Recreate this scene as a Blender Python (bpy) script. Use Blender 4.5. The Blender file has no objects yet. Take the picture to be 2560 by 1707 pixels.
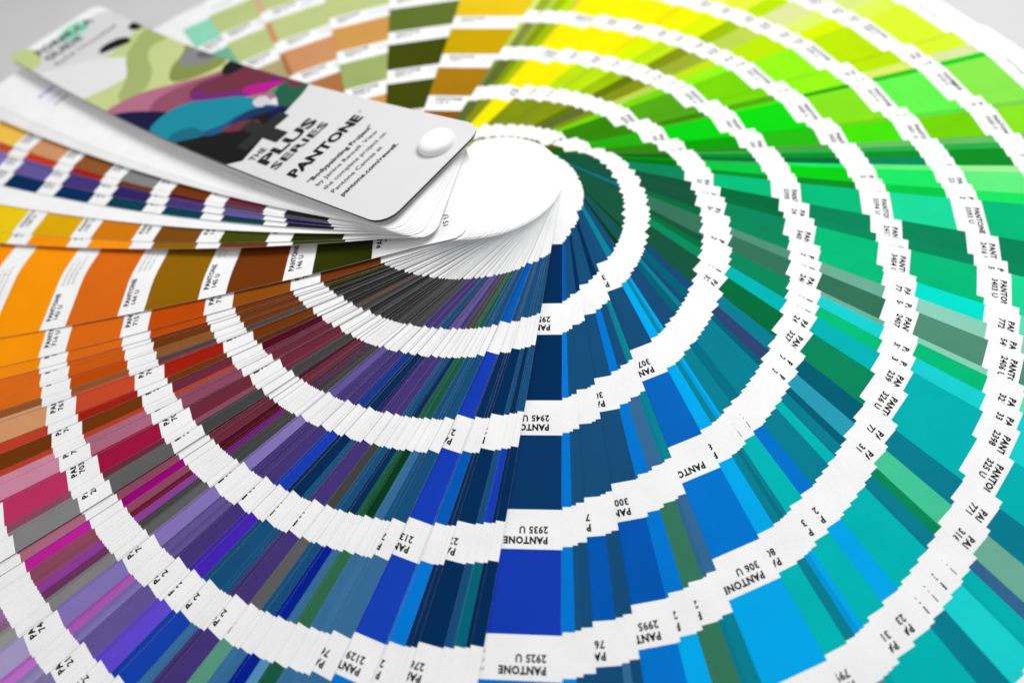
import bpy, math, random
import numpy as np

# ------------------------------------------------------------------ units
S = 0.001177                      # one model unit (a 43.15 unit wide card is 50.8 mm) in metres
sc = bpy.context.scene
C = sc.collection
R = math.radians

# ------------------------------------------------------------------ camera
cam_d = bpy.data.cameras.new('camera'); cam = bpy.data.objects.new('camera', cam_d); C.objects.link(cam)
sc.camera = cam
cam_d.sensor_width = 36.0
cam_d.lens = 1635.19 / 2560 * 36.0
CP = np.array([9.811, -130.155, 166.27]); pit, yaw, rol = R(58.198), R(-3.033), R(-9.825)
F = np.array([math.sin(yaw) * math.cos(pit), math.cos(yaw) * math.cos(pit), -math.sin(pit)])
Rt = np.array([math.cos(yaw), -math.sin(yaw), 0.0]); U = np.cross(Rt, F)
Rr = Rt * math.cos(rol) + U * math.sin(rol); Ur = U * math.cos(rol) - Rt * math.sin(rol)
from mathutils import Matrix, Vector
M = Matrix(((Rr[0], Ur[0], -F[0], CP[0] * S), (Rr[1], Ur[1], -F[1], CP[1] * S), (Rr[2], Ur[2], -F[2], CP[2] * S), (0, 0, 0, 1)))
cam.matrix_world = M
cam_d.clip_start = 0.01; cam_d.clip_end = 20
cam_d.dof.use_dof = True
cam_d.dof.focus_distance = 168 * S
cam_d.dof.aperture_fstop = 5.2

# ------------------------------------------------------------------ world, lamps, exposure
w = bpy.data.worlds.new('World'); sc.world = w; w.use_nodes = True
bg = w.node_tree.nodes['Background']; bg.inputs[0].default_value = (1.0, 1.0, 1.0, 1); bg.inputs[1].default_value = 0.33


def area(name, loc, target, size, power, col):
    d = bpy.data.lights.new(name, 'AREA'); d.shape = 'RECTANGLE'; d.size, d.size_y = size; d.energy = power; d.color = col
    o = bpy.data.objects.new(name, d); C.objects.link(o)
    o.location = loc
    o.rotation_euler = (Vector(target) - Vector(loc)).to_track_quat('-Z', 'Y').to_euler()
    return o


area('window_light', (0.20, 0.20, 0.52), (0.03, 0.0, 0.0), (0.34, 0.28), 3.3, (1.0, 1.0, 1.0))
area('room_light', (-0.42, -0.02, 0.34), (-0.05, 0.0, 0.0), (0.40, 0.40), 0.5, (1.0, 1.0, 1.0))
sc.view_settings.view_transform = 'Standard'; sc.view_settings.look = 'None'
sc.view_settings.exposure = 0.0; sc.view_settings.gamma = 1.0; sc.view_settings.use_curve_mapping = False
sc.render.engine = 'CYCLES'

# ------------------------------------------------------------------ materials


def lin(h):
    h = h.lstrip('#'); r = []
    for i in (0, 2, 4):
        c = int(h[i:i + 2], 16) / 255
        r.append(c / 12.92 if c <= 0.04045 else ((c + 0.055) / 1.055) ** 2.4)
    return np.array(r)


def attr_mat(name, rough, spec, bump, grain):
    m = bpy.data.materials.new(name); m.use_nodes = True; nt = m.node_tree; n = nt.nodes; l = nt.links
    b = n['Principled BSDF']; b.inputs['Roughness'].default_value = rough
    b.inputs['Specular IOR Level'].default_value = spec
    a = n.new('ShaderNodeAttribute'); a.attribute_name = 'ink'
    tc = n.new('ShaderNodeTexCoord')
    no = n.new('ShaderNodeTexNoise'); no.inputs['Scale'].default_value = 2600; no.inputs['Detail'].default_value = 3
    l.new(tc.outputs['Object'], no.inputs['Vector'])
    n2 = n.new('ShaderNodeTexNoise'); n2.inputs['Scale'].default_value = 90; n2.inputs['Detail'].default_value = 4
    l.new(tc.outputs['Object'], n2.inputs['Vector'])
    ad = n.new('ShaderNodeMath'); ad.operation = 'ADD'
    l.new(no.outputs[0], ad.inputs[0]); l.new(n2.outputs[0], ad.inputs[1])
    mr = n.new('ShaderNodeMapRange'); mr.inputs[1].default_value = 0.6; mr.inputs[2].default_value = 1.4
    mr.inputs[3].default_value = 1 - grain; mr.inputs[4].default_value = 1 + grain
    l.new(ad.outputs[0], mr.inputs[0])
    mx = n.new('ShaderNodeVectorMath'); mx.operation = 'SCALE'
    l.new(a.outputs['Color'], mx.inputs[0]); l.new(mr.outputs[0], mx.inputs['Scale'])
    l.new(mx.outputs[0], b.inputs['Base Color'])
    bp = n.new('ShaderNodeBump'); bp.inputs['Strength'].default_value = bump; bp.inputs['Distance'].default_value = 0.00004
    l.new(no.outputs[0], bp.inputs['Height']); l.new(bp.outputs[0], b.inputs['Normal'])
    return m


MAT_PAPER = attr_mat('uncoated_paper', 0.9, 0.06, 0.3, 0.07)
MAT_COVER = attr_mat('laminated_cover', 0.42, 0.12, 0.05, 0.015)


def plain(name, col, rough, spec=0.5):
    m = bpy.data.materials.new(name); m.use_nodes = True; n = m.node_tree.nodes; l = m.node_tree.links
    b = n['Principled BSDF']; b.inputs['Roughness'].default_value = rough; b.inputs['Specular IOR Level'].default_value = spec
    tc = n.new('ShaderNodeTexCoord'); no = n.new('ShaderNodeTexNoise'); no.inputs['Scale'].default_value = 30
    no.inputs['Detail'].default_value = 5
    l.new(tc.outputs['Object'], no.inputs['Vector'])
    cr = n.new('ShaderNodeMapRange'); cr.inputs[3].default_value = 0.97; cr.inputs[4].default_value = 1.03
    l.new(no.outputs[0], cr.inputs[0])
    mx = n.new('ShaderNodeVectorMath'); mx.operation = 'SCALE'; mx.inputs[0].default_value = col
    l.new(cr.outputs[0], mx.inputs['Scale']); l.new(mx.outputs[0], b.inputs['Base Color'])
    return m


MAT_TABLE = plain('white_tabletop', (0.60, 0.60, 0.60), 0.6, 0.15)
MAT_RIVET = plain('white_plastic', (0.86, 0.86, 0.86), 0.22, 0.5)

# ------------------------------------------------------------------ fan geometry
H0 = 38.93; SX, SY = -0.24, 0.425; THC = R(138.63)
W2, W1, E0, VEND = 31.61, 11.54, 7.2, 213.0
A1, P, LAB = 19.508, 27.0, 0.334
HT, HO = [R(a) for a in (177.0, 261.9, 286.0, 312.9, 339.7, 367.1, 437.1)], [1.53, 1.6, 2.77, 2.41, 2.5, -2.3, 3.8]


def height(th):
    return H0 * (1 - (th - THC) / (2 * math.pi)) + float(np.interp(th, HT, HO)) * (1 if th > R(176) else max(0, (math.degrees(th) - 140) / 36))


def profile(th):
    d = math.degrees(th)
    gm = float(np.interp(d, [139, 140.5, 143.5, 145.5, 148, 163, 177, 190, 500], [0.47, 0.46, 0.40, 0.385, 0.362, 0.355, 0.402, 0.402, 0.402]))
    ge = float(np.interp(d, [139, 140.5, 144, 146, 150, 163, 177, 200, 500], [0.36, 0.36, 0.27, 0.22, 0.14, 0.11, 0.115, 0.108, 0.108]))
    return gm, ge


def gfun(v, gm, ge):
    s = np.maximum(v, 0) / 215.0
    return (1 - s) * (1 - 2 * s) + 4 * s * (1 - s) * gm + s * (2 * s - 1) * ge


STEPS = ((177.1, .2), (181.4, .15), (183.1, .12), (205.3, .45), (206.5, .12), (212.9, .08), (244.0, .25), (262.0, .15), (285.8, .1))


def steplift(th):
    d = math.degrees(th); L = 0.0
    for a, l in STEPS:
        if d <= a + 0.01: L = max(L, 0) + max(0.0, l - 0.02 * (a - d))
    return L


def place(th, h, u, v, dz, prof, lift=0.0):
    gm, ge = prof
    dx, dy = math.cos(th), math.sin(th)
    z = h * gfun(v, gm, ge) + (lift + steplift(th)) * np.clip((v - 20) / 60, 0, 1) ** 2 + dz
    if R(165) < th < R(262):      # these cards are pressed down where the upper sheaf (edge at 162 degrees) lies on them
        c, s_ = math.cos(R(162)), math.sin(R(162))
        x, y = dx * v - dy * u, dy * v + dx * u
        v0, u0 = c * x + s_ * y, c * y - s_ * x
        t_ = np.clip((46 - u0) / 22, 0, 1); z = z - 3.4 * t_ * t_ * (3 - 2 * t_) * np.clip((v0 - 12) / 50, 0, 1)
    return np.stack([dx * v - dy * u + SX * h, dy * v + dx * u + SY * h, z], 1) * S


class Acc:
    """collects vertices, faces and face colours of one mesh"""
    def __init__(self): self.v = []; self.f = []; self.c = []; self.n = 0

    def add(self, V, Fs, Cs):
        self.v.append(V); self.f += [[i + self.n for i in f] for f in Fs]; self.c += list(Cs); self.n += len(V)

    def build(self, name, mat, parent=None, smooth=False):
        me = bpy.data.meshes.new(name)
        V = np.concatenate(self.v)
        me.from_pydata(V.tolist(), [], self.f)
        at = me.color_attributes.new('ink', 'FLOAT_COLOR', 'CORNER')
        tot = np.array([len(f) for f in self.f]); cols = np.repeat(np.array(self.c), tot, axis=0)
        cols = np.concatenate([cols, np.ones((len(cols), 1))], 1).astype(np.float32)
        at.data.foreach_set('color', cols.ravel())
        me.materials.append(mat)
        o = bpy.data.objects.new(name, me); C.objects.link(o); o.parent = parent
        return o


# text templates: flat triangulated glyph meshes
_tcache = {}


def text_mesh(s, bold=0.0, space=1.0, sx=1.0):
    k = (s, bold, space, sx)
    if k in _tcache: return _tcache[k]
    cu = bpy.data.curves.new('t', 'FONT'); cu.body = s; cu.size = 1.0; cu.resolution_u = 2
    cu.offset = bold; cu.space_character = space; cu.fill_mode = 'FRONT'
    ob = bpy.data.objects.new('t', cu); C.objects.link(ob)
    dg = bpy.context.evaluated_depsgraph_get(); dg.update()
    me = ob.evaluated_get(dg).to_mesh()
    V = np.array([v.co[:] for v in me.vertices]).reshape(-1, 3)[:, :2]
    Fs = [list(p.vertices) for p in me.polygons]
    ob.to_mesh_clear() if hasattr(ob, 'to_mesh_clear') else None
    bpy.data.objects.remove(ob); bpy.data.curves.remove(cu)
    V = V * np.array([sx, 1.0]) / 0.729           # cap height of the built-in face -> 1
    _tcache[k] = (V, Fs)
    return _tcache[k]


INK = lin('101010'); GREY = lin('8f9a98'); PAPER = np.array([0.86, 0.86, 0.86])


def outline_rows(extra, rc=5.0):
    rows = [-E0, -E0 + 0.35, -E0 + 1.3, -E0 + 2.8, -E0 + rc]
    rows += list(extra)
    rows += [VEND - rc, VEND - 2.8, VEND - 1.3, VEND - 0.35, VEND]
    def ins(v):
        t = min(v + E0, VEND - v)
        return 0.0 if t >= rc else rc - math.sqrt(max(rc * rc - (rc - t) ** 2, 0))
    return rows, ins


BV = []
for k in range(7):
    BV += [A1 + k * P, A1 + k * P + P * (1 - LAB)]


def sheet(acc, th, h, prof, colfun, rows, ins, thick, ncol=4, lift=0.0, side=None):
    nr = len(rows); u01 = np.linspace(0, 1, ncol + 1)
    uu = []; vv = []
    for v in rows:
        i = ins(v); a, b = -W1 + i, W2 - i
        uu.append(a + (b - a) * u01); vv.append(np.full(ncol + 1, v))
    uu = np.concatenate(uu); vv = np.concatenate(vv)
    top = place(th, h, uu, vv, 0.0, prof, lift); bot = place(th, h, uu, vv, -thick, prof, lift)
    n = len(top); W = ncol + 1
    Fs = []; Cs = []
    sd = PAPER * 0.93 if side is None else side
    for r in range(nr - 1):
        c = colfun((rows[r] + rows[r + 1]) / 2)
        for q in range(ncol):
            i = r * W + q
            Fs.append([i, i + W, i + W + 1, i + 1][::-1]); Cs.append(c)
            Fs.append([n + i, n + i + W, n + i + W + 1, n + i + 1]); Cs.append(PAPER)
        for q in (0, ncol):
            i = r * W + q
            f = [i, i + W, n + i + W, n + i]
            Fs.append(f if q == 0 else f[::-1]); Cs.append(sd)
    for r in (0, nr - 1):
        for q in range(ncol):
            i = r * W + q
            f = [i, i + 1, n + i + 1, n + i]
            Fs.append(f if r else f[::-1]); Cs.append(sd)
    acc.add(np.concatenate([top, bot]), Fs, Cs)


def put_text(acc, s, th, h, prof, off, v0, cap, col, bold=0.03, space=1.0, sx=1.0, lift=0.0, dz=0.012):
    V, Fs = text_mesh(s, bold, space, sx)
    if not len(V): return
    u = W2 - off - V[:, 0] * cap; v = v0 + V[:, 1] * cap
    acc.add(place(th, h, u, v, dz, prof, lift), [f for f in Fs], [col] * len(Fs))


ROWS, INS = outline_rows([v for p in zip([None] + BV, BV) for v in ((p[0] + p[1]) / 2 if p[0] else 6.0, p[1])] + [0.5 * (BV[-1] + VEND - 5)])
ROWS = sorted(ROWS)


def card(acc, th, cols, nums, text=2, lift=0.0, h=None, thick=0.15, shade=1.0):
    """cols: seven linear colours or None (a blank white page)"""
    h = height(th) if h is None else h
    prof = profile(th)
    def cf(v):
        if cols is not None:
            for k in range(7):
                if BV[2 * k] < v < BV[2 * k + 1]: return cols[k]
        return PAPER * shade
    sheet(acc, th, h, prof, cf, ROWS, INS, thick, 14 if R(165) < th < R(262) else 5, lift)
    if cols is None or not text: return
    for k in range(7):
        va = A1 + k * P                       # inner edge of swatch k = outer edge of its label
        if k == 0 and text < 3: continue
        put_text(acc, 'PANTONE', th, h, prof, 3.1, va - 2.75, 1.6, INK, 0.05, 1.10, 0.95, lift)
        put_text(acc, nums[k], th, h, prof, 3.1, va - 5.1, 1.6, INK, 0.038, 1.10, 0.95, lift)
        if text >= 3:
            if k == 0: put_text(acc, 'PANTONE', th, h, prof, 3.1, 203.5, 1.5, GREY, 0.03, 1.06, 1.0, lift)
            for j, t in enumerate(('PANTONE Yellow 012   12', 'PANTONE Warm Red   3', 'PANTONE Trans. White  49')):
                put_text(acc, t, th, h, prof, 16.5, va - 2.5 - j * 1.75, 0.85, GREY, 0.01, 1.0, 0.95, lift)


# ------------------------------------------------------------------ the colours of every card (swatch 1 by the pivot ... 7 at the tip)
def mixc(a, b, t): return a * (1 - t) + b * t


def series(spec):
    """'2:703408 3:8E6000 5:F89400' -> seven linear colours"""
    d = {int(t[0]): lin(t[2:]) for t in spec.split()}
    ks = sorted(d); out = []
    for k in range(1, 8):
        if k in d: out.append(d[k]); continue
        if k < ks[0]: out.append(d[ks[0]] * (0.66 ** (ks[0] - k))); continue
        if k > ks[-1]: out.append(mixc(d[ks[-1]], np.array([0.8, 0.8, 0.8]), 1 - 0.87 ** (k - ks[-1]))); continue
        lo = max(i for i in ks if i < k); hi = min(i for i in ks if i > k)
        out.append(mixc(d[lo], d[hi], (k - lo) / (hi - lo)))
    return out


# angle, first number, step, filler cards behind it, lift, colours
T = [
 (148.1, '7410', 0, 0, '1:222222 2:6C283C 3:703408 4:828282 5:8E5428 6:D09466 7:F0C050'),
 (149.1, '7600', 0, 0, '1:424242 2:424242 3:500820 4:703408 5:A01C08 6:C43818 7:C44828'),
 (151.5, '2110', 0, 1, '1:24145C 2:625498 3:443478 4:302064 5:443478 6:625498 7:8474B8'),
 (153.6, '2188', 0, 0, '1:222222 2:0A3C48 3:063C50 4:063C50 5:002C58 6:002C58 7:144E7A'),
 (156.3, 'W', 0, 0, ''),
 (160.3, '140', 0, 0, '1:262C00 2:3F480A 3:7A4810 4:D07808 5:DCA804 6:ECC80C 7:F4DC50'),
 (162.0, '156', 0, 0, '1:3A4408 2:703408 3:8E6000 4:F89400 5:F89400 6:ECC80C 7:F0D040'),
 (177.1, '146', 1, 0, '1:2E3400 2:703408 3:8E6000 4:D96810 5:F89400 6:F89400 7:F8B030'),
 (181.4, '716', 1, 0, '1:703408 2:8E4A08 3:BC4800 4:D96810 5:F89400 7:F8C070'),
 (183.1, '1605', 0, 0, '1:4A3004 2:703408 3:BC4800 4:D96810 5:F08A08'),
 (185.5, '168', 1, 1, '1:2A2C00 2:703408 3:703408 4:C85808 5:D96810'),
 (187.5, '1615', 0, 1, '1:222222 2:703408 3:8E5428 4:BC4800 5:D96810'),
 (188.6, '7589', 0, 1, '1:222222 2:424242 3:464046 4:8E5428 5:8E5428 6:B07444'),
 (191.8, '7619', 0, 2, '1:303030 2:703408 3:A01C08 4:C44828 5:D09466'),
 (193.2, '7628', 0, 1, '1:222222 2:5A2A08 3:703408 4:A01C08 5:BC3C24'),
 (195.3, '7421', 0, 0, '1:303030 2:500820 3:6C283C 4:703408 5:703408'),
 (196.0, '1807', 0, 0, '1:703408 2:6C283C 3:B84020 4:BC3C24 5:BC3C24'),
 (198.8, '7640', 0, 2, '1:424242 2:6C283C 3:8E4860 4:AC6880 5:CC88A0'),
 (201.9, '704', 0, 2, '1:303030 2:6C283C 3:6C283C 4:9C1040 5:BC3060'),
 (202.8, '2050', 0, 0, '1:424242 2:6C283C 3:8E4860 4:6C283C 5:8E4860'),
 (205.3, '2002', 0, 3, '1:343434 2:424242 3:424242 4:5E5E5E 5:828282'),
 (206.5, '7643', 0, 1, '1:222222 2:4A1428 3:6C283C 4:8E4860 5:AC6880'),
 (207.7, '7650', 0, 0, '1:303030 2:6C283C 3:6C283C 4:9C0078 5:BC2098'),
 (208.8, '7649', 0, 1, '1:303030 2:6C283C 3:500820 4:8E4860 5:8E4860'),
 (209.6, '7644', 0, 1, '1:222222 2:303030 3:500820 4:6C1830 5:8E4860'),
 (210.6, '2617', 0, 1, '1:424242 2:5A1C50 3:6C1C78 4:8E3C98 5:8E3C98'),
 (211.5, '7436', 0, 1, '1:343434 2:343434 3:424242 4:424242 5:6C3060'),
 (212.9, '7448', 0, 2, '1:303030 2:424242 3:424242 4:5E5E5E 5:828282'),
 (215.1, '7434', 0, 1, '1:424242 2:625498 3:8474B8 4:8474B8 5:8474B8 6:A89CC8'),
 (216.2, '2066', 0, 1, '1:424242 2:443478 3:443478 4:625498 5:AC58B8 6:C070CC'),
 (217.3, '2096', 0, 2, '1:3A3050 2:443478 3:443478 4:625498 5:8474B8'),
 (219.6, '2105', 0, 1, '1:443478 2:443478 3:443478 4:443478 5:625498'),
 (221.8, '2728', 0, 1, '1:443478 2:14388C 3:143CB4 4:4424B4 5:6048D0'),
 (224.4, '2154', 0, 2, '1:144E7A 2:002C58 3:002C58 4:144E7A 5:1240AC'),
 (225.4, '7670', 0, 1, '1:24145C 2:24145C 3:144E7A 4:144E7A 5:366C98'),
 (228.1, '2112', 0, 2, '1:625498 2:443478 3:443478 4:443478 5:443478'),
 (229.7, '7540', 0, 1, '1:443478 2:443478 3:424242 4:5E5E5E 5:56987E'),
 (231.4, '2160', 0, 1, '1:424242 2:144E7A 3:144E7A 4:144E7A 5:366C98'),
 (232.9, '2146', 0, 1, '1:424242 2:002C58 3:002C58 4:002090 5:002090'),
 (233.9, '5395', 0, 1, '1:1A6038 2:145840 3:145840 4:366C98 5:5690BC'),
 (235.5, '5535', 0, 1, '1:145840 2:145840 3:003C1C 4:2E6A4A 5:145840'),
 (236.9, '2377', 0, 1, '1:144E7A 2:144E7A 3:366C98 4:366C98 5:366C98'),
 (240.3, '7699', 0, 2, '1:144E7A 2:144E7A 3:144E7A 4:366C98 5:366C98 6:5690BC'),
 (244.0, '2132', 1, 0, '1:0058B4 2:143CB4 3:143CB4 4:1440B4 5:0078D4 6:00AEF4'),
 (246.0, '2387', 0, 1, '1:144E7A 2:002C58 3:0058B4 4:0078D4 5:00AEF4'),
 (250.0, '2766', 0, 3, '1:144E7A 2:002C58 3:002C58 4:002C58 5:144E7A'),
 (250.9, '2965', 0, 0, '1:144E7A 2:144E7A 3:144E7A 4:144E7A 5:366C98'),
 (252.2, '2758', 0, 1, '1:144E7A 2:002C58 3:143CB4 4:00647A 5:144E7A'),
 (254.1, '294', 0, 1, '1:144E7A 2:144E7A 3:002C58 4:002C58 5:2068A8'),
 (262.0, '2935', 10, 0, '1:002C58 2:002C58 3:063868 4:143CB4 5:0078D4 6:30A4E4 7:90CCE8'),
 (263.5, '3005', 0, 1, '1:0058B4 2:0078D4 3:0078D4 4:0078D4 5:0090DC'),
 (265.4, '7692', 1, 1, '1:144E7A 2:144E7A 3:144E7A 4:144E7A 5:144E7A 6:366C98'),
 (267.9, '7693', 1, 0, '1:144E7A 2:144E7A 3:144E7A 4:0058B4 5:144E7A'),
 (268.7, '7698', 0, 0, '1:002C58 2:144E7A 3:144E7A 4:144E7A 5:366C98'),
 (269.7, '7697', 0, 0, '1:002C58 2:144E7A 3:144E7A 4:144E7A 5:144E7A'),
 (273.6, '300', 1, 0, '1:144E7A 2:144E7A 3:144E7A 4:0058B4 5:0078D4 6:00AEF4'),
 (275.7, '285', 0, 1, '1:144E7A 2:0078D4 3:0078D4 4:0078D4 5:00AEF4'),
 (278.1, '2168', 0, 1, '1:002C58 2:144E7A 3:366C98 4:37795E 5:37795E 6:74B8A0'),
 (279.8, '2389', 0, 1, '1:144E7A 2:068498 3:068498 4:366C98 5:068498'),
 (285.8, '307', 1, 0, '1:144E7A 2:144E7A 3:0468C4 4:0078D4 5:00AEF4 6:40C4F0 7:A0E0F0'),
 (288.1, '801', 0, 0, '1:068498 2:00AEF4 3:00AEF4 4:00AEF4 5:00BCBC'),
 (289.1, '3145', 0, 0, '1:068498 2:068498 3:068498 4:068498 5:068498'),
 (290.2, '2985', 0, 1, '1:144E7A 2:00AEF4 3:00AEF4 4:068498 5:00AEF4 6:00BCBC 7:1ADCDC'),
 (292.9, '3155', 1, 1, '1:144E7A 2:144E7A 3:068498 4:00BCBC 5:00BCBC 6:00BCBC 7:1ADCDC'),
 (294.9, '2393', 1, 0, '1:003C1C 2:144E7A 3:00748C 4:0078D4 5:00AEF4 6:00BCBC 7:1ADCDC'),
 (296.9, '7710', 1, 1, '1:145840 2:00647A 3:068498 4:068498 5:00BCBC 6:068498 7:00BCBC'),
 (298.2, '314', 1, 0, '1:144E7A 2:068498 3:068498 4:068498 5:00BCBC 6:1ADCDC'),
 (299.6, '313', 1, 0, '1:145840 2:144E7A 3:068498 4:00BCBC 5:00BCBC 6:1ADCDC'),
 (301.2, '7713', 0, 1, '1:145840 2:00647A 3:068498 4:068498 5:068498 6:00BCBC 7:1ADCDC'),
 (302.3, '7721', 0, 0, '1:003C1C 2:00647A 3:00647A 4:00647A 5:068E60 6:366C98 7:5690BC'),
 (304.8, '3165', 1, 1, '1:145840 2:144E7A 3:304878 4:2AA4BC 5:48D0A0 6:74B8A0'),
 (307.7, '7719', 1, 1, '1:145840 2:145840 3:068498 4:00647A 5:068498 6:068498 7:2AA4BC'),
 (312.7, '327', 1, 1, '1:145840 2:145840 3:007240 4:068E60 5:00BCBC 6:00BCBC 7:1ADCDC'),
 (315.9, '2400', 1, 0, '1:145840 2:068E60 3:00BCBC 4:00BCBC 5:00BCBC 6:1ADCDC'),
 (318.0, '3275', 1, 0, '1:145840 2:007240 3:068E60 4:00C880 5:1ADCDC 6:1ADCDC'),
 (320.2, '3258', 1, 0, '1:145840 2:145840 3:068E60 4:1ADCDC 5:00C880 6:66F0C0'),
 (321.0, '623', 0, 0, '1:145840 2:37795E 3:37795E 4:74B8A0 5:96DCC4'),
 (324.7, '2408', 1, 0, '1:145840 2:37795E 3:37795E 4:37795E 5:56987E 6:56987E 7:74B8A0'),
 (326.9, '5497', 1, 0, '1:0A7896 2:37795E 3:56987E 4:74B8A0 5:96DCC4 6:96DCC4'),
 (329.4, '7723', 1, 0, '1:145840 2:007240 3:068E60 4:00C880 5:00F0DC 6:66F0C0'),
 (334.7, '3405', 1, 1, '1:145840 2:145840 3:068E60 4:00C880 5:00C880 6:1CE8A4'),
 (339.8, '2418', 1, 1, '1:145840 2:145840 3:007240 4:068E60 5:068E60 6:068E60'),
 (345.4, '3395', 1, 0, '1:145840 2:068E60 3:00C880 4:00C880 5:1CE8A4 6:00C880'),
 (347.1, '2420', 0, 0, '1:145840 2:068E60 3:0A9628 4:0A9628 5:00D448 6:1CF468'),
 (350.4, '2270', 1, 1, '1:145840 2:007C00 3:00D448 4:00DC10 5:1CF468 6:68FC88'),
 (351.4, '351', 0, 0, '1:145840 2:0A9628 3:28B84C 4:1CF468 5:68FC88 6:A8FCA0'),
 (352.9, '3425', 1, 0, '1:145840 2:007C00 3:007240 4:007240 5:068E60 6:0A9628'),
 (354.3, '7733', 1, 0, '1:186404 2:186404 3:0A9628 4:0A9628 5:0A9628 6:0A9628'),
 (355.3, '7739', 0, 0, '1:186404 2:348428 3:28B84C 4:28B84C 5:28B84C 6:28B84C'),
 (356.4, '7737', 0, 0, '1:186404 2:348428 3:348428 4:54A446 5:72C468 6:72C468'),
 (360.8, '2423', 1, 1, '1:186404 2:348C00 3:08A800 4:28C40E 5:48EC00 6:78DC00 7:90F020'),
 (369.1, '2421', 1, 2, '1:186404 2:28B40C 3:00DC10 4:08E40C 5:88E81C 6:68FC50 7:90F050'),
 (369.9, '355', 0, 0, '1:504808 2:348C00 3:54AC10 4:48EC00 5:08A80C 6:28C40E 7:04D818'),
 (371.4, '7738', 0, 0, '1:504808 2:348C00 3:348C00 4:54AC10 5:98FC14 6:E0F470 7:E0ECA8'),
 (380.6, '2292', 1, 2, '1:647804 2:348C00 3:54AC10 4:78DC00 5:98FC14 6:C0EC00 7:E0FC30'),
 (382.9, '375', 1, 0, '1:647804 2:78DC00 3:78DC00 4:98FC14 5:C0EC00 6:E0FC00'),
 (385.3, '389', 1, 0, '1:404804 2:869610 3:C0D850 4:C0E810 5:C0EC00 6:E0F470'),
 (388.9, '2306', 1, 1, '1:647804 2:60702C 3:869610 4:A0B430 5:C0D850 6:E0E8A0'),
 (391.6, '7747', 0, 0, '1:404804 2:647804 3:647804 4:869610 5:A0C400 6:C0EC00'),
 (395.4, '398', 1, 1, '1:60702C 2:869610 3:A0C400 4:C0E810 5:E0FC00 6:E8F840'),
 (399.0, '396', 0, 1, '1:404804 2:869610 3:C0E810 4:E0FC00 5:FFF400'),
 (404.0, '3955', 1, 1, '1:647804 2:869610 3:C0E810 4:FFF400 5:FFF400'),
 (409.0, '3965', 1, 1, '1:869610 2:869610 3:FFF400 4:FFF400 5:FFF400'),
 (415.2, 'Yellow', 0, 1, '1:869610 2:FFF400 3:FFF400 4:FFF400 5:FFF400'),
 (415.8, '102', 0, 0, '1:869610 2:ECC81C 3:ECC81C 4:ECC81C 5:F0C050'),
 (417.6, '7744', 0, 0, '1:60702C 2:869610 3:A0C400 4:A0C400 5:C0E810'),
 (419.3, '7745', 0, 0, '1:60702C 2:869610 3:869610 4:869610 5:A0C400'),
 (420.3, '7749', 0, 0, '1:404804 2:60702C 3:60702C 4:A0B430 5:C0D850'),
 (422.3, '7769', 0, 0, '1:404804 2:60702C 3:60702C 4:828C48 5:A0B430'),
 (423.4, '5757', 0, 0, '1:404804 2:60702C 3:828C48 4:C0D850 5:E0F080'),
 (437.0, '118', 1, 0, '1:703408 2:905808 3:AC7C0C 4:CCA800 5:ECC81C 6:F4D840 7:F8E880'),
 (449.8, '5815', 1, 0, '1:242C00 2:303804 3:404804 4:404804 5:60702C 6:828C48 7:A0AE68'),
 (460.2, '7508', 1, 0, '1:8E5428 2:B07444 3:D09848 4:A0AE68 5:D09A50 6:C0CC88 7:C0CC88'),
 (469.1, '7514', 1, 0, '1:703408 2:8E5428 3:B07444 4:B07444 5:D09466 6:C0CC88 7:C0CC88'),
 (470.0, '7521', 0, 0, '1:703408 2:8E5428 3:8E5428 4:8E5428 5:B07444 6:D09466 7:D8B090'),
 (476.3, '7527', 0, 0, '1:60702C 2:828C48 3:A0AE68 4:A0AE68 5:B8A878 6:C0CC88 7:C0CC88'),
 (480.2, '566', 0, 0, '1:145840 2:37795E 3:37795E 4:56987E 5:74B8A0 6:74B8A0 7:94DCC0'),
]
NUMS = {'146': ['147', '146', '145', '144', '143', '142', '141'], '716': ['718', '717', '716', '715', '714', '713', '712'],
        '2935': ['2965', '2955', '2945', '2935', '2925', '2915', '2905'], '307': ['309', '308', '307', '', '306', '305', '304'],
        '327': ['330', '329', '328', '327', '326', '325', '324'], '2400': ['2403', '2402', '2401', '2400', '2399', '2398', '2397'],
        '2408': ['2411', '2410', '2409', '2408', '2407', '2406', '2405'], '2132': ['2132', '2131', '2131', '2130', '2129', '2128', '2127'],
        '300': ['303', '302', '301', '300', '2995', '298', '297'], '168': ['168', '167', '166', '165', '164', '163', '162'],
        '3275': ['3308', '3305', '335', '334', '333', '332', '331']}


def page_number(acc, s_, th, prof):
    put_text(acc, s_, th, height(th), prof, 4.6, -2.2, 1.6, INK, 0.0)


def numbers(n, rnd):
    if n in NUMS: return [x + ' U' if x else '' for x in NUMS[n]]
    if not n.isdigit(): return [n + ' U'] * 7
    b = int(n)
    return ['%d U' % (b + (3 - k)) for k in range(7)]


# ------------------------------------------------------------------ setting
tb = Acc()
tb.add(np.array([[-3, -3, -0.6 * S], [3, -3, -0.6 * S], [3, 3, -0.6 * S], [-3, 3, -0.6 * S]]), [[0, 1, 2, 3]], [PAPER])
table = tb.build('tabletop', MAT_TABLE); table['kind'] = 'structure'; table.data.materials[0] = MAT_TABLE

# ------------------------------------------------------------------ the fan deck
deck = bpy.data.objects.new('color_fan_deck', None); C.objects.link(deck)
deck.empty_display_size = 0.02
deck['label'] = 'white fan deck of printed colour cards opened in a full circle on the white tabletop'
deck['category'] = 'fan deck'

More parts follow.
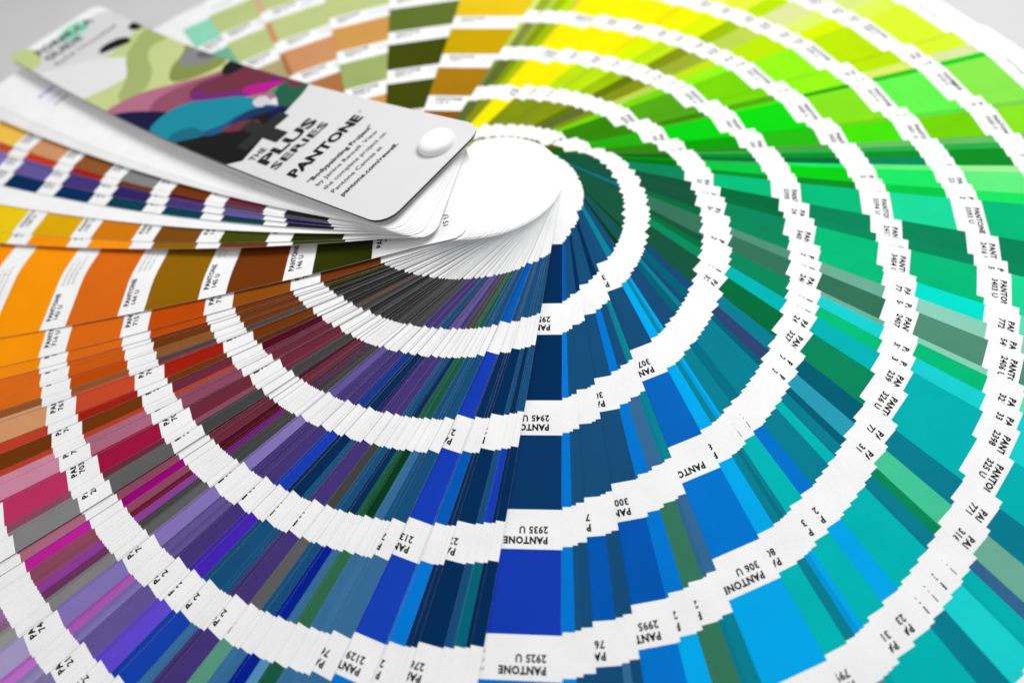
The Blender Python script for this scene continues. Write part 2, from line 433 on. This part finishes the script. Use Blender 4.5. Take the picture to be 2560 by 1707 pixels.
rnd = random.Random(7)
fill = Acc()
gaps = sorted(((T[i][0] - T[i - 1][0]) if i else 1.0) for i in range(len(T)))
GMIN = gaps[len(T) - 98]            # the narrowest slivers are gathered in one part, the widest stay cards of their own
for i, (deg, num, rich, nf, spec) in enumerate(T):
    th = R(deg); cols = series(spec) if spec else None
    if cols: cols = [c * float(np.interp(deg, [250, 300, 340, 430, 450], [0.96, 0.84, 0.72, 0.78, 0.88])) for c in cols]  # ink colours darkened by fan angle, offsetting stronger light on right and top
    nums = numbers(num, rnd)
    nxt = T[i + 1][0] if i + 1 < len(T) else deg + 1
    before = T[i - 1][0] if i else deg - 0.6
    gap = deg - before
    a = Acc() if (gap >= GMIN or num == 'W') else fill
    lift = 0.0
    wide = gap > 6 or num in NUMS
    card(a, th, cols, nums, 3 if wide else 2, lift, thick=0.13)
    if num == '146': page_number(a, '15 U', th, profile(th))
    if a is not fill: a.build('white_page' if cols is None else 'color_card', MAT_PAPER, deck)
    # thinner slivers in between: near-copies of this card, one step further under it
    if cols is not None:
        ts = sorted(rnd.uniform(0.05, 0.36 if gap > 1.2 else 0.7) for _ in range(nf))
        hb, hn = height(R(before)), height(th)
        for j in range(nf):
            t = R(before) + R(gap) * ts[j]
            k = rnd.choice((1.0, 1.0, 0.9, 0.8, 1.08)); c2 = [np.clip(c * k, 0, 0.9) for c in cols]
            card(fill, t, c2, numbers(str(rnd.choice([2100, 7500, 620, 3400, 5400]) + rnd.randrange(60)), rnd), 2 if rnd.random() < .85 else 0, 0.0, h=hb + (hn - hb) * (j + 1) / (nf + 1), thick=0.1)

# printed mark near the pivot end of one page
# blank pages between the cover and the first printed card, and the pages that are still stacked under the cover
ip = Acc()
TH_WP = R(144.2)
hwp, pwp = height(TH_WP), profile(TH_WP)
card(ip, TH_WP, None, None, 0, 0, thick=0.2)
for j, (s, n) in enumerate((('PANTONE', 'A'), ('FORMULA', 'B'), ('GUIDE', 'C'), ('Solid Uncoated', 'D'))):
    put_text(ip, s, TH_WP, hwp, pwp, 10.6, 193 - j * 5.0, 2.3, lin('7a6cc8') if j < 3 else GREY, 0.03, 1.0, 1.1, 0)
intro = ip.build('intro_page', MAT_PAPER, deck)
for k, deg in enumerate((138.7, 138.8, 138.9, 139.0, 139.1, 145.3, 144.5, 144.9, 145.1, 145.6)):
    card(fill, R(deg), None, None, 0, 0, thick=0.16)
for deg in (481.0, 481.6, 482.0, 482.8, 483.3, 484.0, 485.0):
    card(fill, R(deg), None, None, 0, 0, thick=0.16)
rest = fill.build('thin_card_slivers', MAT_PAPER, deck); rest['kind'] = 'stuff'

# back cover, lowest of all
bc = Acc(); card(bc, R(487), None, None, 0, 0.0, thick=0.5, shade=0.9)
bc.build('back_cover', MAT_PAPER, deck)

# ------------------------------------------------------------------ front cover
HC = H0 + 0.4
CTH = R(138.98)


def cover_z(v):
    s = np.maximum(v, -10) / 100
    return HC + 100 * (-0.20964 * s + 0.009575 * s * s + 0.017186 * s ** 3) + np.where(v < 6, 0, 0)


def cplace(u, v, dz):
    dx, dy = math.cos(CTH), math.sin(CTH)
    return np.stack([dx * v - dy * u + SX * HC, dy * v + dx * u + SY * HC, cover_z(v) + dz], 1) * S


cv = Acc()
VC = 204.0
EC = 8.4
rc = 6.0
crow = [-EC, -EC + .3, -EC + 1.2, -EC + 2.6, -EC + 4.2, -EC + rc] + list(np.arange(0, 200.1, 5.0)) + [VC - rc, VC - 4.2, VC - 2.6, VC - 1.2, VC - .3, VC]


def cins(v):
    t = min(v + EC, VC - v)
    return 0.0 if t >= rc else rc - math.sqrt(max(rc * rc - (rc - t) ** 2, 0))


WHITE = np.array([0.66, 0.665, 0.66])
uu, vv = [], []
for v in crow:
    i = cins(v); uu.append(np.linspace(-W1 + i, W2 - i, 5)); vv.append(np.full(5, v))
uu = np.concatenate(uu); vv = np.concatenate(vv)
top, bot = cplace(uu, vv, 0), cplace(uu, vv, -0.8)
n = len(top); Fs = []; Cs = []
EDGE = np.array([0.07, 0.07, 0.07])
for r in range(len(crow) - 1):
    for q in range(4):
        i = r * 5 + q
        Fs.append([i, i + 5, i + 6, i + 1][::-1]); Cs.append(WHITE)
        Fs.append([n + i, n + i + 5, n + i + 6, n + i + 1]); Cs.append(WHITE)
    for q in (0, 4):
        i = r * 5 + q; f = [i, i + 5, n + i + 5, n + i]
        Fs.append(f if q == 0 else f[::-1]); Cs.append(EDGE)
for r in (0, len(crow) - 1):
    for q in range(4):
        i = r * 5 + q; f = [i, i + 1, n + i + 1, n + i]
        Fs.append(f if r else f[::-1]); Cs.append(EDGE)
cv.add(np.concatenate([top, bot]), Fs, Cs)

# art panel: abstract flat shapes laid over each other, in (u, v) of the cover
layer = [0]


def blob(pts, col, smooth=3):
    """closed outline in cover coordinates; smoothed, clipped to the cover, laid one thin ink layer up"""
    P_ = np.array(pts, float)
    for _ in range(smooth):
        Q = np.roll(P_, -1, 0)
        P_ = np.stack([0.75 * P_ + 0.25 * Q, 0.25 * P_ + 0.75 * Q], 1).reshape(-1, 2)
    # clip to the cover's straight sides (Sutherland-Hodgman)
    for ax, lim, sg in ((0, -W1 + 0.02, 1), (0, W2 - 0.02, -1)):
        out = []
        for k in range(len(P_)):
            a, b = P_[k], P_[(k + 1) % len(P_)]
            ia, ib = (a[ax] - lim) * sg >= 0, (b[ax] - lim) * sg >= 0
            if ia: out.append(a)
            if ia != ib: out.append(a + (b - a) * ((lim - a[ax]) / (b[ax] - a[ax])))
        P_ = np.array(out)
        if len(P_) < 3: return
    # cut into strips along v so the print follows the curved cover
    from mathutils.geometry import tessellate_polygon
    layer[0] += 1
    vs = np.arange(math.floor(P_[:, 1].min() / 5) * 5, P_[:, 1].max() + 5, 5.0)
    for v0 in vs[:-1]:
        Q = P_
        for lim, sg in ((v0, 1), (v0 + 5, -1)):
            out = []
            for k in range(len(Q)):
                a, b = Q[k], Q[(k + 1) % len(Q)]
                ia, ib = (a[1] - lim) * sg >= 0, (b[1] - lim) * sg >= 0
                if ia: out.append(a)
                if ia != ib: out.append(a + (b - a) * ((lim - a[1]) / (b[1] - a[1])))
            Q = np.array(out)
            if len(Q) < 3: break
        if len(Q) < 3: continue
        tri = tessellate_polygon([[Vector((p[0], p[1], 0)) for p in Q]])
        cv.add(cplace(Q[:, 0], Q[:, 1], 0.004 + 0.004 * layer[0]), [list(t) for t in tri], [col] * len(tri))


def ctext(s, off, v0, cap, col, bold=0.03, space=1.0, sx=1.0):
    V, Fs = text_mesh(s, bold, space, sx)
    cv.add(cplace(W2 - off - V[:, 0] * cap, v0 + V[:, 1] * cap, 0.02 + 0.004 * layer[0]), Fs, [col] * len(Fs))


BE, OL, OL2 = lin('C0CC88'), lin('A0AE68'), lin('828C48')
blob([(-14, 180), (-4, 176), (8, 173), (20, 178), (34, 190), (34, 148), (34, 100), (-14, 92), (-14, 120)], BE, 2)      # beige ground
blob([(0, 198), (12, 197), (14, 204), (6, 208), (-2, 206)], lin('94DCC0'), 2)
blob([(34, 198), (34, 214), (22, 209), (24, 198), (30, 194)], BE, 2)
blob([(34, 192), (29, 189), (16, 180), (9, 172), (4, 160), (6, 154), (16, 152), (30, 157), (34, 160)], lin('E0E0E0'), 3)   # pale oval
blob([(-14, 176), (-14, 158), (-4, 162), (2, 156), (6, 146), (14, 138), (24, 136), (26, 144), (14, 152), (6, 166), (-4, 172)], OL, 3)
blob([(-14, 150), (-14, 118), (-2, 120), (10, 130), (2, 140), (-6, 142)], OL2, 3)
blob([(-14, 144), (-14, 124), (-4, 128), (0, 138), (-6, 142)], lin('828282'), 3)
blob([(-14, 138), (-14, 126), (-9, 128), (-7, 136)], lin('5E5E5E'), 2)
blob([(34, 140), (34, 110), (20, 92), (0, 78), (-14, 72), (-14, 112), (-4, 116), (8, 128), (18, 138), (30, 142)], lin('AC6880'), 3)
blob([(28, 118), (14, 104), (2, 92), (-14, 84), (-14, 110), (-4, 114), (8, 125), (20, 128)], lin('8E4860'), 3)
blob([(14, 112), (4, 94), (-6, 78), (-14, 74), (-14, 108), (-4, 112), (6, 120)], lin('6C283C'), 3)
blob([(14, 116), (8, 100), (-2, 84), (-12, 84), (-10, 100), (2, 112)], lin('6C1C78'), 3)
blob([(10, 112), (2, 98), (-6, 88), (-12, 90), (-10, 104), (2, 112)], lin('6C283C'), 3)
blob([(2, 92), (-6, 78), (-11, 80), (-6, 92), (0, 97)], lin('B00488'), 2)
blob([(34, 138), (34, 108), (26, 104), (20, 112), (24, 124), (29, 134)], lin('000038'), 3)
blob([(34, 112), (34, 94), (26, 88), (14, 78), (2, 76), (2, 92), (8, 102), (14, 113), (24, 116)], lin('068498'), 3)
blob([(34, 92), (28, 80), (14, 66), (2, 66), (2, 78), (10, 84), (20, 86), (28, 96)], lin('144E7A'), 3)
blob([(20, 84), (8, 70), (2, 70), (6, 82)], lin('002C58'), 3)
blob([(34, 98), (34, 84), (27, 82), (25, 88), (28, 94)], lin('828C48'), 2)
blob([(-14, 118), (-6, 117), (-3, 111), (-9, 108), (-14, 108)], lin('080808'), 1)
blob([(34, 94), (34, 59), (10, 65), (-14, 71), (-14, 80), (0, 68), (6, 74), (14, 80), (22, 82), (26, 90), (30, 96)], lin('060606'), 1)
blob([(-4, 84), (-14, 80), (-14, 71), (0, 67), (4, 70), (-2, 78)], lin('145840'), 2)
blob([(-8, 80), (-14, 82), (-14, 73), (-8, 73)], lin('6C283C'), 2)
blob([(-1, 84), (-4, 80), (-7, 83)], lin('0A9C50'), 1)
blob([(4, 86), (-1, 84), (1, 77), (6, 79)], lin('C8C8C8'), 1)
blob([(20, 79), (13, 70), (10, 73), (13, 80), (20, 84)], lin('6C283C'), 2)
blob([(34, 99), (30, 94), (24, 86), (22, 96), (28, 102)], lin('00647A'), 2)
blob([(8, 72), (2, 73), (1, 67), (7, 66)], lin('000048'), 1)
blob([(-3, 179), (6, 182), (11, 178), (4, 175), (-3, 172)], lin('080808'), 1)
blob([(-8, 184), (-14, 183), (-14, 176), (-7, 178)], lin('080808'), 1)


def rect(u0, u1, v0, v1, col): blob([(u0, v0), (u1, v0), (u1, v1), (u0, v1)], col, 0)


rect(11.5, 17.0, 56.0, 76.0, lin('242424'))       # the big plus sign, half on the art
rect(4.5, 24.0, 63.5, 69.0, lin('242424'))


def fit(s, u0, width, v0, cap, col, bold=0.0):
    V, _ = text_mesh(s, bold)
    wd = V[:, 0].max() - V[:, 0].min()
    ctext(s, W2 - u0, v0, cap, col, bold, 1.0, width / (wd * cap))


fit('THE', 27.0, 6.4, 56.2, 2.9, INK, 0.01)
fit('PLUS', 27.0, 23.6, 49.8, 5.0, lin('1c1c1c'), 0.035)
fit('SERIES', 27.2, 24.0, 44.4, 3.4, lin('1c1c1c'), 0.02)
fit('PANTONE', 27.4, 30.6, 34.6, 4.2, lin('060606'), 0.04)
ctext('\u00ae', 36.2, 37.6, 1.3, GREY, 0.0)
fit('\u201cBodypainting Project\u201d', 27.2, 28.0, 27.4, 1.9, lin('1c1c1c'), 0.02)
fit('by Janine Rewell. View', 27.2, 26.2, 23.7, 1.75, lin('303030'), 0.0)
fit('the complete project on', 27.4, 26.6, 20.0, 1.75, lin('303030'), 0.0)
fit('Pantone Canvas at', 27.6, 21.0, 16.3, 1.75, lin('303030'), 0.0)
fit('pantone.com/rewell.', 27.6, 24.0, 12.3, 1.8, lin('1c1c1c'), 0.015)
fit('FORMULA', 24.5, 27.5, 200.6, 4.2, lin('5e5e5e'), 0.03)
fit('GUIDE', 24.5, 17.5, 194.0, 4.2, lin('5e5e5e'), 0.03)
fit('Solid Uncoated', 24.5, 30.0, 188.0, 2.8, lin('707070'), 0.0)
cover = cv.build('cover', MAT_COVER, deck)
cover['label'] = 'white laminated front cover with abstract colourful art and black lettering'

# ------------------------------------------------------------------ rivet
import bmesh


def lathe(name, prof, mat, parent, seg=64):
    bm = bmesh.new(); rings = []
    for r, z in prof:
        rings.append([bm.verts.new((r * math.cos(2 * math.pi * k / seg), r * math.sin(2 * math.pi * k / seg), z)) for k in range(seg)] if r > 1e-6 else [bm.verts.new((0, 0, z))])
    for a, b in zip(rings, rings[1:]):
        for k in range(seg):
            k2 = (k + 1) % seg
            if len(a) == 1: bm.faces.new((a[0], b[k], b[k2]))
            elif len(b) == 1: bm.faces.new((a[k], b[0], a[k2]))
            else: bm.faces.new((a[k], b[k], b[k2], a[k2]))
    bmesh.ops.recalc_face_normals(bm, faces=bm.faces)
    me = bpy.data.meshes.new(name); bm.to_mesh(me); bm.free()
    for p in me.polygons: p.use_smooth = True
    me.materials.append(mat)
    o = bpy.data.objects.new(name, me); C.objects.link(o); o.parent = parent
    return o


rv = lathe('rivet', [(r * S, z * S) for r, z in [(4.6, -2), (5.3, -0.8), (5.5, 0.1), (5.55, 0.9), (5.35, 1.5), (4.9, 1.95), (4.2, 2.25), (3.2, 2.42), (1.6, 2.5), (0, 2.52)]], MAT_RIVET, deck)
rv.location = (SX * HC * S, SY * HC * S, (HC + 0.2) * S)
rv.rotation_euler = (0, 0, 0)
tl = Vector((math.cos(CTH), math.sin(CTH), -0.2096)).normalized()
nrm = Vector((0.2096 * math.cos(CTH), 0.2096 * math.sin(CTH), 1)).normalized()
rv.rotation_euler = Vector((0, 0, 1)).rotation_difference(nrm).to_euler()
rv['label'] = 'white plastic rivet head'
